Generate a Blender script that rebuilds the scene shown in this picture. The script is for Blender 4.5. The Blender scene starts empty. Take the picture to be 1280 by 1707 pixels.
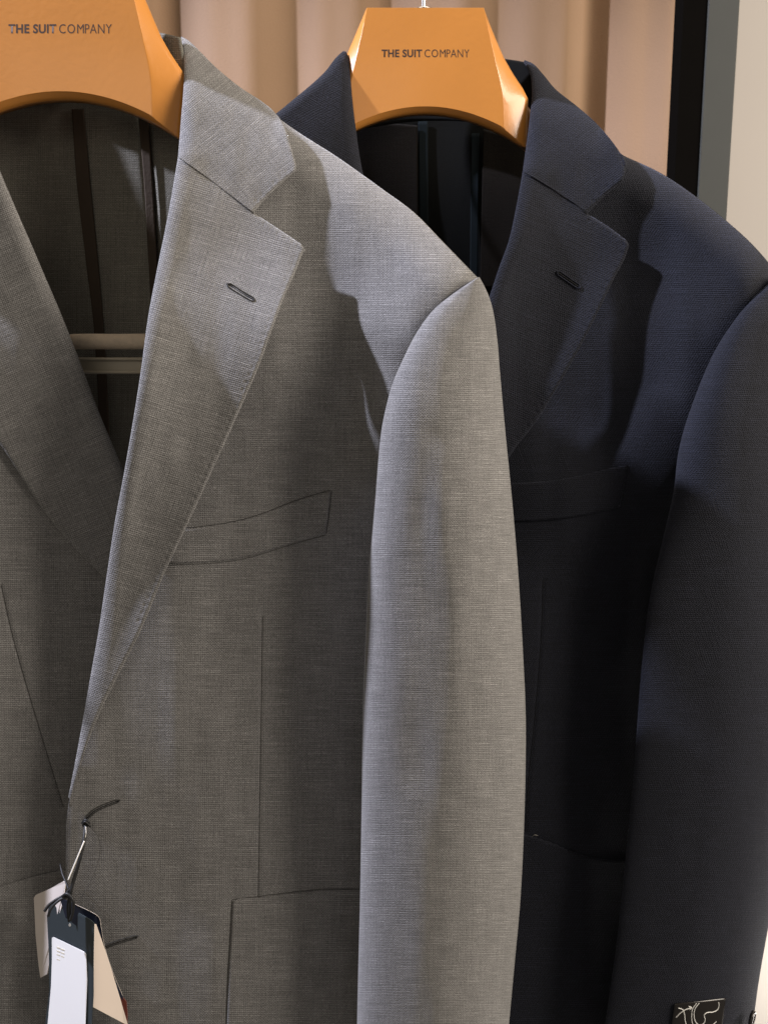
import bpy, math, random
import numpy as np
from mathutils import Vector, Matrix
random.seed(4); np.random.seed(4)
SC = bpy.context.scene
COL = SC.collection

# ------------------------------------------------------------------ camera
F = 1400.0
CAM_Z, PITCH = 1.5, math.radians(9.0)
cd = bpy.data.cameras.new('camera'); cam = bpy.data.objects.new('camera', cd); COL.objects.link(cam)
cam.location = (0, 0, CAM_Z); cam.rotation_euler = (math.pi/2 - PITCH, 0, 0)
cd.sensor_fit = 'VERTICAL'; cd.sensor_height = 36; cd.lens = F/1707*36
cd.clip_start = 0.02; cd.clip_end = 60
cd.dof.use_dof = True; cd.dof.focus_distance = 0.535; cd.dof.aperture_fstop = 17.0
SC.camera = cam
R_ = np.array(Matrix.Rotation(math.pi/2 - PITCH, 3, 'X'))
T_ = np.array([0, 0, CAM_Z])
PLUMB = 0.000105

def W(u, v, dcm):
    """photo measurement (pixel u, v of 1280x1707) at dcm centimetres in front of the camera -> world point(s)"""
    u, v, d = np.broadcast_arrays(np.asarray(u, float), np.asarray(v, float), np.asarray(dcm, float)/100)
    d = d*(1+PLUMB*(v-300))      # cloth hangs plumb while the camera looks 9 degrees down
    c = np.stack([(u-640)/F*d, -(v-853.5)/F*d, -d], -1)
    return c @ R_.T + T_

# ------------------------------------------------------------------ world, lamps, exposure
w = bpy.data.worlds.new('World'); SC.world = w; w.use_nodes = True
bg = w.node_tree.nodes['Background']; bg.inputs[0].default_value = (1.0, 0.90, 0.78, 1); bg.inputs[1].default_value = 0.165
SC.view_settings.view_transform = 'Standard'; SC.view_settings.look = 'None'
SC.view_settings.exposure = 0.17; SC.view_settings.gamma = 1.0; SC.view_settings.use_curve_mapping = False
SC.cycles.max_bounces = 6; SC.cycles.use_denoising = True

def aim(o, p):
    o.rotation_euler = (Vector(p) - o.location).to_track_quat('-Z', 'Y').to_euler()
def spot(name, off, target, energy, col, size, angle, blend=0.5):
    l = bpy.data.lights.new(name, 'SPOT'); l.energy = energy; l.color = col
    l.shadow_soft_size = size; l.spot_size = math.radians(angle); l.spot_blend = blend
    o = bpy.data.objects.new(name, l); COL.objects.link(o)
    o.location = Vector(target) + Vector(off); aim(o, target); return o
def area(name, loc, target, energy, col, sx, sy):
    l = bpy.data.lights.new(name, 'AREA'); l.energy = energy; l.color = col; l.shape = 'RECTANGLE'; l.size = sx; l.size_y = sy
    o = bpy.data.objects.new(name, l); COL.objects.link(o); o.location = loc; aim(o, target); return o
chest = W(600, 600, 54)
# cool ceiling spotlight up to the left, warm ceiling lamps in front
spot('ceiling_spotlight', (-1.50, -0.13, 1.47), chest, 410, (0.80, 0.82, 1.0), 0.035, 50)
area('warm_ceiling_lamp', (1.55, 0.10, 2.12), chest, 42, (1.0, 0.89, 0.76), 1.0, 1.0)
area('warm_shop_light', (-0.5, -1.5, 2.1), W(500, 900, 54), 3.4, (1.0, 0.89, 0.75), 1.2, 0.8)
area('curtain_washer', (0.15, 0.72, 2.7), (0.15, 1.15, 1.4), 2.4, (1.0, 0.86, 0.70), 0.9, 0.15)
area('added_wall_light', (0.95, 1.0, 0.45), (0.72, 1.4, 0.80), 6.0, (1.0, 0.95, 0.88), 0.4, 0.4)  # unseen low lamp, added to brighten the lower wall

# ------------------------------------------------------------------ helpers
def catmull(pts, per=16):
    p = np.array(pts, float)
    if len(p) < 3: return p
    q = np.vstack([2*p[0]-p[1], p, 2*p[-1]-p[-2]])
    out = []
    for i in range(1, len(q)-2):
        p0, p1, p2, p3 = q[i-1], q[i], q[i+1], q[i+2]
        # centripetal parameterisation keeps uneven spacing from looping
        d1 = max(1e-6, np.linalg.norm(p1-p0)**.5); d2 = max(1e-6, np.linalg.norm(p2-p1)**.5); d3 = max(1e-6, np.linalg.norm(p3-p2)**.5)
        m1 = d2*((p1-p0)/d1 - (p2-p0)/(d1+d2) + (p2-p1)/d2)/1.0
        m2 = d2*((p2-p1)/d2 - (p3-p1)/(d2+d3) + (p3-p2)/d3)/1.0
        for k in range(per):
            t = k/per
            out.append((2*t**3-3*t**2+1)*p1 + (t**3-2*t**2+t)*m1 + (-2*t**3+3*t**2)*p2 + (t**3-t**2)*m2)
    out.append(p[-1]); return np.array(out)
def cv(pts, *more):
    """smooth curve; further lists continue it after a corner"""
    c = catmull(pts)
    for m in more: c = np.vstack([c, catmull([tuple(c[-1])] + list(m))[1:]])
    return c
def resample(c, t):
    s = np.r_[0, np.cumsum(np.linalg.norm(np.diff(c, axis=0), axis=1))]; s /= s[-1]
    return np.stack([np.interp(t, s, c[:, k]) for k in range(c.shape[1])], -1)
def dist_to(c, U, V):
    c = resample(c, np.linspace(0, 1, max(24, min(220, int(len(c)*2)))))
    a, b = c[:-1], c[1:]; d = b-a; L2 = (d**2).sum(1)+1e-9
    best = np.full(U.shape, 1e9)
    for i in range(len(a)):
        t = np.clip(((U-a[i, 0])*d[i, 0] + (V-a[i, 1])*d[i, 1])/L2[i], 0, 1)
        best = np.minimum(best, np.hypot(U-a[i, 0]-t*d[i, 0], V-a[i, 1]-t*d[i, 1]))
    return best

_ng = np.random.RandomState(7).rand(64, 64)
def vnoise(x, y):
    xi = np.floor(x).astype(int); yi = np.floor(y).astype(int); fx = x-xi; fy = y-yi
    fx = fx*fx*(3-2*fx); fy = fy*fy*(3-2*fy)
    g = lambda a, b: _ng[a % 64, b % 64]
    return ((g(xi, yi)*(1-fx)+g(xi+1, yi)*fx)*(1-fy) + (g(xi, yi+1)*(1-fx)+g(xi+1, yi+1)*fx)*fy) - .5

def sint(v, xs, ys, sg=70):
    t = np.arange(-400, 2200, 8.0); y = np.interp(t, xs, ys); k = np.exp(-(np.arange(-40, 41)*8.0/sg)**2/2); k /= k.sum()
    return np.interp(v, t, np.convolve(np.pad(y, 40, mode='edge'), k, 'valid'))

class Field:
    """smooth depth (cm) through control points (u, v, depth)"""
    def __init__(s, pts, lam=0.02):
        p = np.array(pts, float); s.x = p[:, :2]/400; n = len(p)
        K = s.phi(np.linalg.norm(s.x[:, None]-s.x[None], axis=2)) + lam*np.eye(n)
        Pm = np.c_[np.ones(n), s.x]; A = np.block([[K, Pm], [Pm.T, np.zeros((3, 3))]])
        s.w = np.linalg.solve(A, np.r_[p[:, 2], 0, 0, 0])
    @staticmethod
    def phi(r): return np.where(r > 1e-9, r*r*np.log(r+1e-12), 0)
    def __call__(s, U, V):
        U = np.asarray(U, float)/400; V = np.asarray(V, float)/400; o = s.w[-3]+s.w[-2]*U+s.w[-1]*V
        for i, (a, b) in enumerate(s.x): o = o + s.w[i]*s.phi(np.hypot(U-a, V-b))
        return o

def wavy(f, a, p, q):
    return lambda U, V: f(U, V) + a*2*(vnoise(np.asarray(U, float)/p+3.1, np.asarray(V, float)/q+1.7) + .5*vnoise(np.asarray(U, float)/p*2.3, np.asarray(V, float)/q*1.9+9))
def tag(o, label=None, cat=None, group=None, kind=None):
    for k, v in (('label', label), ('category', cat), ('group', group), ('kind', kind)):
        if v: o[k] = v
    return o
def empty(name, loc):
    o = bpy.data.objects.new(name, None); COL.objects.link(o); o.location = tuple(loc); o.empty_display_size = .05
    return o
def link(name, mesh, mat, parent):
    o = bpy.data.objects.new(name, mesh); COL.objects.link(o)
    if mat: mesh.materials.append(mat)
    if parent is not None:
        o.parent = parent; o.matrix_parent_inverse = Matrix.Translation(-world_loc(parent))
    return o
def world_loc(o):
    # every thing is an unrotated empty or a mesh at the origin
    return Vector(o.location) if o.parent is None else Vector((0, 0, 0))
def grid_mesh(name, P, uv=None, wrap=False, smooth=True):
    nv, nu = P.shape[:2]
    idx = np.arange(nv*nu).reshape(nv, nu)
    if wrap: idx2 = np.c_[idx, idx[:, :1]]
    else: idx2 = idx
    a, b, c, d = idx2[:-1, :-1], idx2[:-1, 1:], idx2[1:, 1:], idx2[1:, :-1]
    f = np.stack([a, d, c, b], -1).reshape(-1, 4)
    me = bpy.data.meshes.new(name)
    me.vertices.add(nv*nu); me.vertices.foreach_set('co', P.reshape(-1).astype(np.float32))
    me.loops.add(f.size); me.loops.foreach_set('vertex_index', f.reshape(-1).astype(np.int32))
    me.polygons.add(len(f)); me.polygons.foreach_set('loop_start', np.arange(0, f.size, 4, dtype=np.int32))
    me.polygons.foreach_set('loop_total', np.full(len(f), 4, dtype=np.int32))
    me.update(calc_edges=True)
    if uv is not None:
        l = me.uv_layers.new(name='UVMap'); l.data.foreach_set('uv', uv.reshape(-1, 2)[f.reshape(-1)].reshape(-1).astype(np.float32))
    me.polygons.foreach_set('use_smooth', np.full(len(f), smooth)); me.update(); me.validate()
    return me

def patch(name, mat, parent, top, bottom, left, right, depth, nu, nv, rounds=(), grooves=(), dimples=(), uv=('px', 0.0),
          thick=0.0013, wob=(0.0, 60, 200), rim=None, srow=None):
    """a piece of cloth spanned between four boundary curves, its relief given by depth(u, v)"""
    s = np.linspace(0, 1, nu) if srow is None else srow
    t = np.linspace(0, 1, nv)
    Tc, Bc, Lc, Rc = resample(top, s), resample(bottom, s), resample(left, t), resample(right, t)
    S, Tt = np.meshgrid(s, t)
    S3, T3 = S[..., None], Tt[..., None]
    G = (1-T3)*Tc[None] + T3*Bc[None] + (1-S3)*Lc[:, None] + S3*Rc[:, None] \
        - ((1-S3)*(1-T3)*Tc[0] + S3*(1-T3)*Tc[-1] + (1-S3)*T3*Bc[0] + S3*T3*Bc[-1])
    U, V = G[..., 0], G[..., 1]
    D0 = depth(U, V) if callable(depth) else np.full(U.shape, float(depth))
    D = D0.copy()
    if wob[0]: D = D + wob[0]*(vnoise(U/wob[1]+3.1, V/wob[2]+1.7) + .5*vnoise(U/wob[1]*2.3, V/wob[2]*1.9+9))*2
    for c, r, dd in rounds:
        q = np.clip(1 - dist_to(c, U, V)/r, 0, 1); q = q*.93; D = D + dd*(1-np.sqrt(np.maximum(0, 1-q*q)))
    for c, sg, dd in grooves:
        D = D + dd*np.exp(-(dist_to(c, U, V)/sg)**2)
    for c, inset, pitch, dd in dimples:
        L = np.linalg.norm(np.diff(c, axis=0), axis=1).sum(); n = int(L/pitch)
        pc = resample(c, (np.arange(n)+.5)/n); pd = resample(c, np.clip((np.arange(n)+.5)/n+.004, 0, 1))-pc
        for i in range(n):
            tx = pd[i]/(np.linalg.norm(pd[i])+1e-9); nx = np.array([-tx[1], tx[0]])
            x = U-pc[i, 0]; y = V-pc[i, 1]
            m = (np.abs(x) < 26) & (np.abs(y) < 26)
            if not m.any(): continue
            a = x[m]*tx[0]+y[m]*tx[1]; b = np.abs(x[m]*nx[0]+y[m]*nx[1])
            D[m] += dd*random.uniform(.6, 1.2)*np.exp(-(a/2.6)**2-((b-inset)/3.4)**2)
    P = W(U, V, D)
    if uv[0] == 'px':
        a = uv[1]; k = D0.mean()/100/F
        X, Y = U*k, -V*k; UVc = np.stack([X*math.cos(a)-Y*math.sin(a), X*math.sin(a)+Y*math.cos(a)], -1)
        # keep the yarns on the surface: stretch across by the arc the relief adds
    else:
        mid = uv[1]
        du = np.linalg.norm(np.diff(P, axis=1), axis=2); X = np.c_[np.zeros(nv), np.cumsum(du, 1)]
        m = int(mid*(nu-1)); X = X-X[:, m:m+1]
        k = D0.mean()/100/F; X = X + (U[:, m:m+1]-U[0, m])*k*0.0
        dv = np.linalg.norm(np.diff(P[:, m], axis=0), axis=1); Yc = np.r_[0, np.cumsum(dv)]
        Y = np.repeat(-Yc[:, None], nu, 1)
        UVc = np.stack([X, Y], -1)
    me = grid_mesh(name, P, UVc)
    o = link(name, me, mat, parent)
    if thick:
        md = o.modifiers.new('cloth_thickness', 'SOLIDIFY'); md.thickness = thick; md.offset = -1
    return o

def tube(name, pts, r, mat, parent, n=10, closed=False):
    p = np.array(pts, float); m = len(p); rr = np.broadcast_to(r, (m,))
    tg = np.gradient(p, axis=0); tg /= np.linalg.norm(tg, axis=1)[:, None]+1e-12
    up = np.array([0.0, 1, 0.1]); P = np.zeros((m, n, 3)); prev = None
    for i in range(m):
        a = np.cross(tg[i], up) if prev is None else prev - tg[i]*np.dot(prev, tg[i])
        a /= np.linalg.norm(a)+1e-12; b = np.cross(tg[i], a); prev = a
        for k in range(n):
            th = 2*math.pi*k/n; P[i, k] = p[i] + rr[i]*(a*math.cos(th)+b*math.sin(th))
    capA = np.repeat(p[:1, None], n, 1); capB = np.repeat(p[-1:, None], n, 1)
    P = np.concatenate([capA, P, capB], 0)
    return link(name, grid_mesh(name, P, wrap=True), mat, parent)
def pxtube(name, pts, rmm, mat, parent, n=8, dz=0.0, field=None, per=10):
    p = catmull(np.array(pts, float), per)
    if p.shape[1] == 2: p = np.c_[p, field(p[:, 0], p[:, 1])]
    return tube(name, W(p[:, 0], p[:, 1], p[:, 2]-dz), rmm/1000, mat, parent, n)
def slab(name, pts, th, mat, parent, bev=0.0, bow=None):
    """flat card or plate: outline (u, v, depth) with real thickness th (m)"""
    p = np.array(pts, float); A = W(p[:, 0], p[:, 1], p[:, 2])
    c = A.mean(0); n = np.zeros(3)
    for i in range(len(A)): n += np.cross(A[i]-c, A[(i+1) % len(A)]-c)
    n /= np.linalg.norm(n)
    if n[1] < 0: n = -n
    B = A + n*th; N = len(A)
    f = [list(range(N)), list(range(2*N-1, N-1, -1))] + [[i, i+N, (i+1) % N+N, (i+1) % N] for i in range(N)]
    me = bpy.data.meshes.new(name); me.from_pydata([tuple(x) for x in np.vstack([A, B])], [], f)
    import bmesh
    bm = bmesh.new(); bm.from_mesh(me); bmesh.ops.recalc_face_normals(bm, faces=bm.faces); bm.to_mesh(me); bm.free()
    o = link(name, me, mat, parent)
    if bev:
        md = o.modifiers.new('bevel', 'BEVEL'); md.width = bev; md.segments = 2; md.limit_method = 'ANGLE'
    return o

# ------------------------------------------------------------------ materials
def newmat(name):
    m = bpy.data.materials.new(name); m.use_nodes = True; nt = m.node_tree
    return m, nt, nt.nodes['Principled BSDF']
class N:
    def __init__(s, nt): s.nt = nt
    def node(s, t, **k):
        n = s.nt.nodes.new(t)
        for a, b in k.items(): setattr(n, a, b)
        return n
    def math(s, op, a, b=None, c=None):
        n = s.node('ShaderNodeMath', operation=op)
        for i, x in enumerate((a, b, c)):
            if x is None: continue
            if isinstance(x, (int, float)): n.inputs[i].default_value = x
            else: s.nt.links.new(x, n.inputs[i])
        return n.outputs[0]
    def vec(s, x, y, z=0.0):
        n = s.node('ShaderNodeCombineXYZ')
        for i, v in enumerate((x, y, z)):
            if isinstance(v, (int, float)): n.inputs[i].default_value = v
            else: s.nt.links.new(v, n.inputs[i])
        return n.outputs[0]
    def noise(s, v, scale, detail=2, rough=.5):
        n = s.node('ShaderNodeTexNoise'); s.nt.links.new(v, n.inputs['Vector'])
        n.inputs['Scale'].default_value = scale; n.inputs['Detail'].default_value = detail; n.inputs['Roughness'].default_value = rough
        return n.outputs[0]
    def mixc(s, f, a, b):
        n = s.node('ShaderNodeMix', data_type='RGBA')
        if isinstance(f, (int, float)): n.inputs[0].default_value = f
        else: s.nt.links.new(f, n.inputs[0])
        for i, x in ((6, a), (7, b)):
            if isinstance(x, tuple): n.inputs[i].default_value = (*x, 1)
            else: s.nt.links.new(x, n.inputs[i])
        return n.outputs[2]
    def ramp(s, f, lo, hi):
        n = s.node('ShaderNodeMapRange'); s.nt.links.new(f, n.inputs[0]); n.inputs[1].default_value = lo; n.inputs[2].default_value = hi
        return n.outputs[0]

def cloth(name, warp, weft, pitch, slub=1.0, bump=0.5, sheen=0.25, tint=(1, 1, 1), twill=0.0, rough=0.85):
    m, nt, b = newmat(name); n = N(nt)
    uv = n.node('ShaderNodeUVMap', uv_map='UVMap'); sep = n.node('ShaderNodeSeparateXYZ'); nt.links.new(uv.outputs[0], sep.inputs[0])
    # yarns are not perfectly straight
    raw = n.vec(sep.outputs[0], sep.outputs[1])
    wv = n.noise(raw, 55, 2)
    x = n.math('ADD', n.math('DIVIDE', sep.outputs[0], pitch), n.math('MULTIPLY', wv, 1.6))
    y = n.math('ADD', n.math('DIVIDE', sep.outputs[1], pitch), n.math('MULTIPLY', n.noise(raw, 48, 2), 1.2))
    if twill: x = n.math('ADD', x, n.math('MULTIPLY', y, twill))
    sx = n.math('SINE', n.math('MULTIPLY', x, math.pi)); sy = n.math('SINE', n.math('MULTIPLY', y, math.pi))
    ck = n.math('MULTIPLY', sx, sy)
    cx = n.math('COSINE', n.math('MULTIPLY', x, 2*math.pi*.62)); cy = n.math('COSINE', n.math('MULTIPLY', y, 2*math.pi*.68))
    ortho = n.math('ADD', n.math('MULTIPLY', cx, .21), n.math('MULTIPLY', cy, .36))
    sel = n.ramp(n.noise(raw, 70, 2), .38, .62)
    pat = n.math('ADD', n.math('MULTIPLY', ortho, n.math('SUBTRACT', 1.15, sel)), n.math('MULTIPLY', ck, n.math('MULTIPLY', n.math('ADD', sel, .35), .42)))
    grain = n.noise(n.vec(n.math('MULTIPLY', x, .55), n.math('MULTIPLY', y, 1.1), 5.0), 1.0, 2, .7)
    pat = n.math('ADD', pat, n.math('MULTIPLY', n.math('SUBTRACT', grain, .5), 2.2))
    fac = n.ramp(pat, -0.6, 0.85)
    weft_v = n.noise(n.vec(n.math('MULTIPLY', x, 0.035), n.math('MULTIPLY', y, 0.9)), 1.0, 3, .6)
    warp_v = n.noise(n.vec(n.math('MULTIPLY', x, 0.9), n.math('MULTIPLY', y, 0.028), 7.3), 1.0, 3, .6)
    mot = n.noise(raw, 90, 3)
    fleck = n.noise(n.vec(n.math('MULTIPLY', x, .5), n.math('MULTIPLY', y, .9), 3.0), 1.0, 1)
    warp2 = tuple(c*1.0 for c in warp); 
    lo = n.mixc(n.ramp(warp_v, .25, .75), tuple(c*(1-.38*slub) for c in warp2), tuple(c*(1+.38*slub) for c in warp2))
    hi = n.mixc(n.ramp(weft_v, .25, .75), tuple(c*(1-.34*slub) for c in weft), tuple(c*(1+.34*slub) for c in weft))
    streak = n.math('MULTIPLY', n.ramp(weft_v, .62, .74), 0.55*slub)
    hi = n.mixc(streak, hi, tuple(min(.9, c*1.9) for c in weft))
    hi = n.mixc(n.math('MULTIPLY', n.ramp(fleck, .62, .75), .6*min(1, slub)), hi, tuple(min(.9, c*2.0) for c in weft))
    col = n.mixc(fac, lo, hi)
    col = n.mixc(n.math('MULTIPLY', n.ramp(mot, .3, .7), .16*slub), col, tuple(c*.6 for c in warp2))
    nt.links.new(col, b.inputs['Base Color'])
    h = n.math('ADD', n.math('MULTIPLY', pat, 1.0), n.math('MULTIPLY', weft_v, 1.2))
    h = n.math('ADD', h, n.math('MULTIPLY', warp_v, .8))
    bp = n.node('ShaderNodeBump'); bp.inputs['Strength'].default_value = bump; bp.inputs['Distance'].default_value = pitch*.35
    nt.links.new(h, bp.inputs['Height']); nt.links.new(bp.outputs[0], b.inputs['Normal'])
    b.inputs['Roughness'].default_value = rough
    b.inputs['Specular IOR Level'].default_value = .25
    b.inputs['Sheen Weight'].default_value = sheen; b.inputs['Sheen Roughness'].default_value = .45
    b.inputs['Sheen Tint'].default_value = (*[min(1, c) for c in tint], 1)
    return m
def plain(name, col, rough=.5, metal=0, spec=.5, mott=.08, scale=40, bump=0.0, coat=0):
    m, nt, b = newmat(name); n = N(nt)
    tc = n.node('ShaderNodeTexCoord'); ns = n.noise(tc.outputs['Object'], scale, 4)
    nt.links.new(n.mixc(ns, tuple(c*(1-mott) for c in col), tuple(min(1, c*(1+mott)) for c in col)), b.inputs['Base Color'])
    b.inputs['Roughness'].default_value = rough; b.inputs['Metallic'].default_value = metal; b.inputs['Specular IOR Level'].default_value = spec
    b.inputs['Coat Weight'].default_value = coat; b.inputs['Coat Roughness'].default_value = .12
    if bump:
        bp = n.node('ShaderNodeBump'); bp.inputs['Strength'].default_value = bump; bp.inputs['Distance'].default_value = .001
        nt.links.new(n.noise(tc.outputs['Object'], scale*12, 3), bp.inputs['Height']); nt.links.new(bp.outputs[0], b.inputs['Normal'])
    return m
M_GREY = cloth('grey_wool', (.098, .095, .092), (.305, .298, .295), .00084, 1.25, .5, .25)
M_GREY_IN = cloth('grey_wool_inside', (.12, .115, .098), (.25, .24, .21), .00095, .9, .4, .05)
M_NAVY = cloth('navy_wool', (.0030, .0036, .0066), (.0185, .0205, .032), .00105, 1.2, .7, .08, (.7, .75, 1), twill=0.35)
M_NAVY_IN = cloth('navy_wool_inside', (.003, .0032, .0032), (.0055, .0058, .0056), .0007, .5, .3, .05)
M_MESH_IN = cloth('brown_mesh_lining', (.003, .0026, .0022), (.011, .0085, .0065), .00075, .6, .5, .05)
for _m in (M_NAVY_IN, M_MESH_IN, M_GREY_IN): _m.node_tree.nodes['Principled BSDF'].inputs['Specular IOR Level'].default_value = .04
M_TAPE = plain('brown_lining_tape', (.06, .046, .035), .8, spec=.08, bump=.3)
M_TAPE_N = plain('dark_lining_tape', (.007, .010, .012), .9, spec=.05)
M_THREAD = plain('dark_grey_thread', (.052, .051, .048), .85, spec=.2)
M_SEAM = plain('dark_seam_thread', (.03, .028, .025), .9)  # thin dark thread laid along seams and pocket edges
M_THREAD_N = plain('navy_thread', (.016, .018, .028), .8, spec=.2)
M_SEAM_N = plain('navy_seam_thread', (.004, .004, .005), .9)
M_HANG = plain('orange_hanger_lacquer', (.64, .26, .05), .34, spec=.5, mott=.09, scale=22, coat=.45, bump=.12)
M_INK = plain('dark_brown_ink', (.05, .028, .02), .6)
M_STEEL = plain('hook_steel', (.75, .72, .68), .25, metal=1)
M_BAR = plain('taupe_flocking', (.66, .54, .41), .75, mott=.2, scale=300, bump=.5)
M_RAILBAR = plain('taupe_plastic', (.34, .30, .23), .4)
M_CARD = plain('grey_navy_card', (.030, .040, .046), .5)
M_CARDIN = plain('navy_card_back', (.008, .012, .03), .5)
M_PINK = plain('pink_paper', (.88, .76, .67), .7, mott=.03)
M_PALE = plain('pale_paper', (.74, .67, .62), .7, mott=.06)
M_STICK = plain('white_sticker', (.92, .91, .89), .5, mott=.01)
M_PRINT = plain('faint_print', (.72, .66, .52), .6)
M_CORD = plain('black_cord', (.008, .008, .008), .55)
M_WHITE = plain('white_plastic', (.85, .82, .76), .4)
M_RED = plain('dark_red_card', (.20, .05, .035), .5)
M_PATCHL = plain('black_film', (.012, .010, .009), .22)
M_SQUIG = plain('white_print', (.85, .85, .82), .5)
M_BUTTON = plain('black_horn_button', (.02, .018, .017), .18, spec=.6)
M_LINT = plain('lint', (.45, .42, .36), .9)

# ------------------------------------------------------------------ setting: curtain, post, wall
def curtain():
    m, nt, b = newmat('beige_curtain'); n = N(nt)
    tc = n.node('ShaderNodeTexCoord'); ns = n.noise(tc.outputs['Object'], 9, 4)
    nt.links.new(n.mixc(ns, (.26, .165, .10), (.30, .195, .122)), b.inputs['Base Color'])
    b.inputs['Roughness'].default_value = .8; b.inputs['Specular IOR Level'].default_value = .2; b.inputs['Sheen Weight'].default_value = .15
    xs = np.linspace(-.85, .43, 900); zs = np.linspace(.1, 2.4, 60)
    X, Z = np.meshgrid(xs, zs)
    Y = 1.16 + .010*np.sin(X*46+.7+.25*Z) + .003*np.sin(X*93+1.4-.2*Z) + .009*np.sin(X*21+2) + .006*vnoise(X*30, Z*1.5)
    for c, sg, a in ((.262, .018, .022), (-.275, .022, .02), (-.11, .024, .014)):
        Y += .75*a*np.exp(-((X-c-.01*(Z-1.5))/sg)**2)
    P = np.stack([X, Y, Z], -1)[::-1]
    o = link('curtain', grid_mesh('curtain', P), m, None)
    fine = n.noise(tc.outputs['Object'], 420, 3, .7); bp = n.node('ShaderNodeBump'); bp.inputs['Strength'].default_value = .35; bp.inputs['Distance'].default_value = .0012
    nt.links.new(fine, bp.inputs['Height']); nt.links.new(bp.outputs[0], b.inputs['Normal'])
    md = o.modifiers.new('cloth_thickness', 'SOLIDIFY'); md.thickness = .001; md.offset = -1
    tag(o, 'beige pleated curtain hanging behind both jackets', 'curtain')
curtain()

def boxmesh(name, lo, hi, mat, parent, bev=.001):
    x0, y0, z0 = lo; x1, y1, z1 = hi
    v = [(x0, y0, z0), (x1, y0, z0), (x1, y1, z0), (x0, y1, z0), (x0, y0, z1), (x1, y0, z1), (x1, y1, z1), (x0, y1, z1)]
    f = [(0, 3, 2, 1), (4, 5, 6, 7), (0, 1, 5, 4), (1, 2, 6, 5), (2, 3, 7, 6), (3, 0, 4, 7)]
    me = bpy.data.meshes.new(name); me.from_pydata(v, [], f); o = link(name, me, mat, parent)
    if bev: md = o.modifiers.new('bevel', 'BEVEL'); md.width = bev; md.segments = 2
    return o
def post():
    yp = .98
    def xat(u, v=0, y=yp):   # world x where the ray through (u, v) meets the plane y
        a = W(u, v, 100) - T_; return a[0]*y/a[1]
    xa, xb, xc = xat(1139), xat(1181), xat(1233)
    grey = plain('grey_green_painted_steel', (.045, .047, .042), .6, spec=.25, mott=.05); blk = plain('shade_black_steel', (.004, .0035, .003), 1.0, spec=0.0)
    r = empty('metal_post', ((xa+xc)/2, yp, 0))
    boxmesh('post_face', (xb, yp, 0), (xc, yp+.03, 2.5), grey, r)
    boxmesh('post_shade_side', (xa, yp+.002, 0), (xb-.0005, yp+.03, 2.5), blk, r)  # side of the same steel post; its shade is put into the black colour
    r.children[0]['label'] = 'grey green front face'; r.children[1]['label'] = 'left side face with its shade coloured black'
    tag(r, 'upright grey green metal post, shade of its left side coloured black, right of the curtain', 'post')
post()
wm, wnt, wb = newmat('cream_wall'); wn = N(wnt); tc = wn.node('ShaderNodeTexCoord')
wnt.links.new(wn.mixc(wn.noise(tc.outputs['Object'], 3, 3), (.40, .37, .345), (.44, .41, .385)), wb.inputs['Base Color']); wb.inputs['Roughness'].default_value = .7
tag(boxmesh('wall', (.36, 1.40, 0), (2.2, 1.5, 2.6), wm, None, 0), None, None, None, 'structure')

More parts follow.
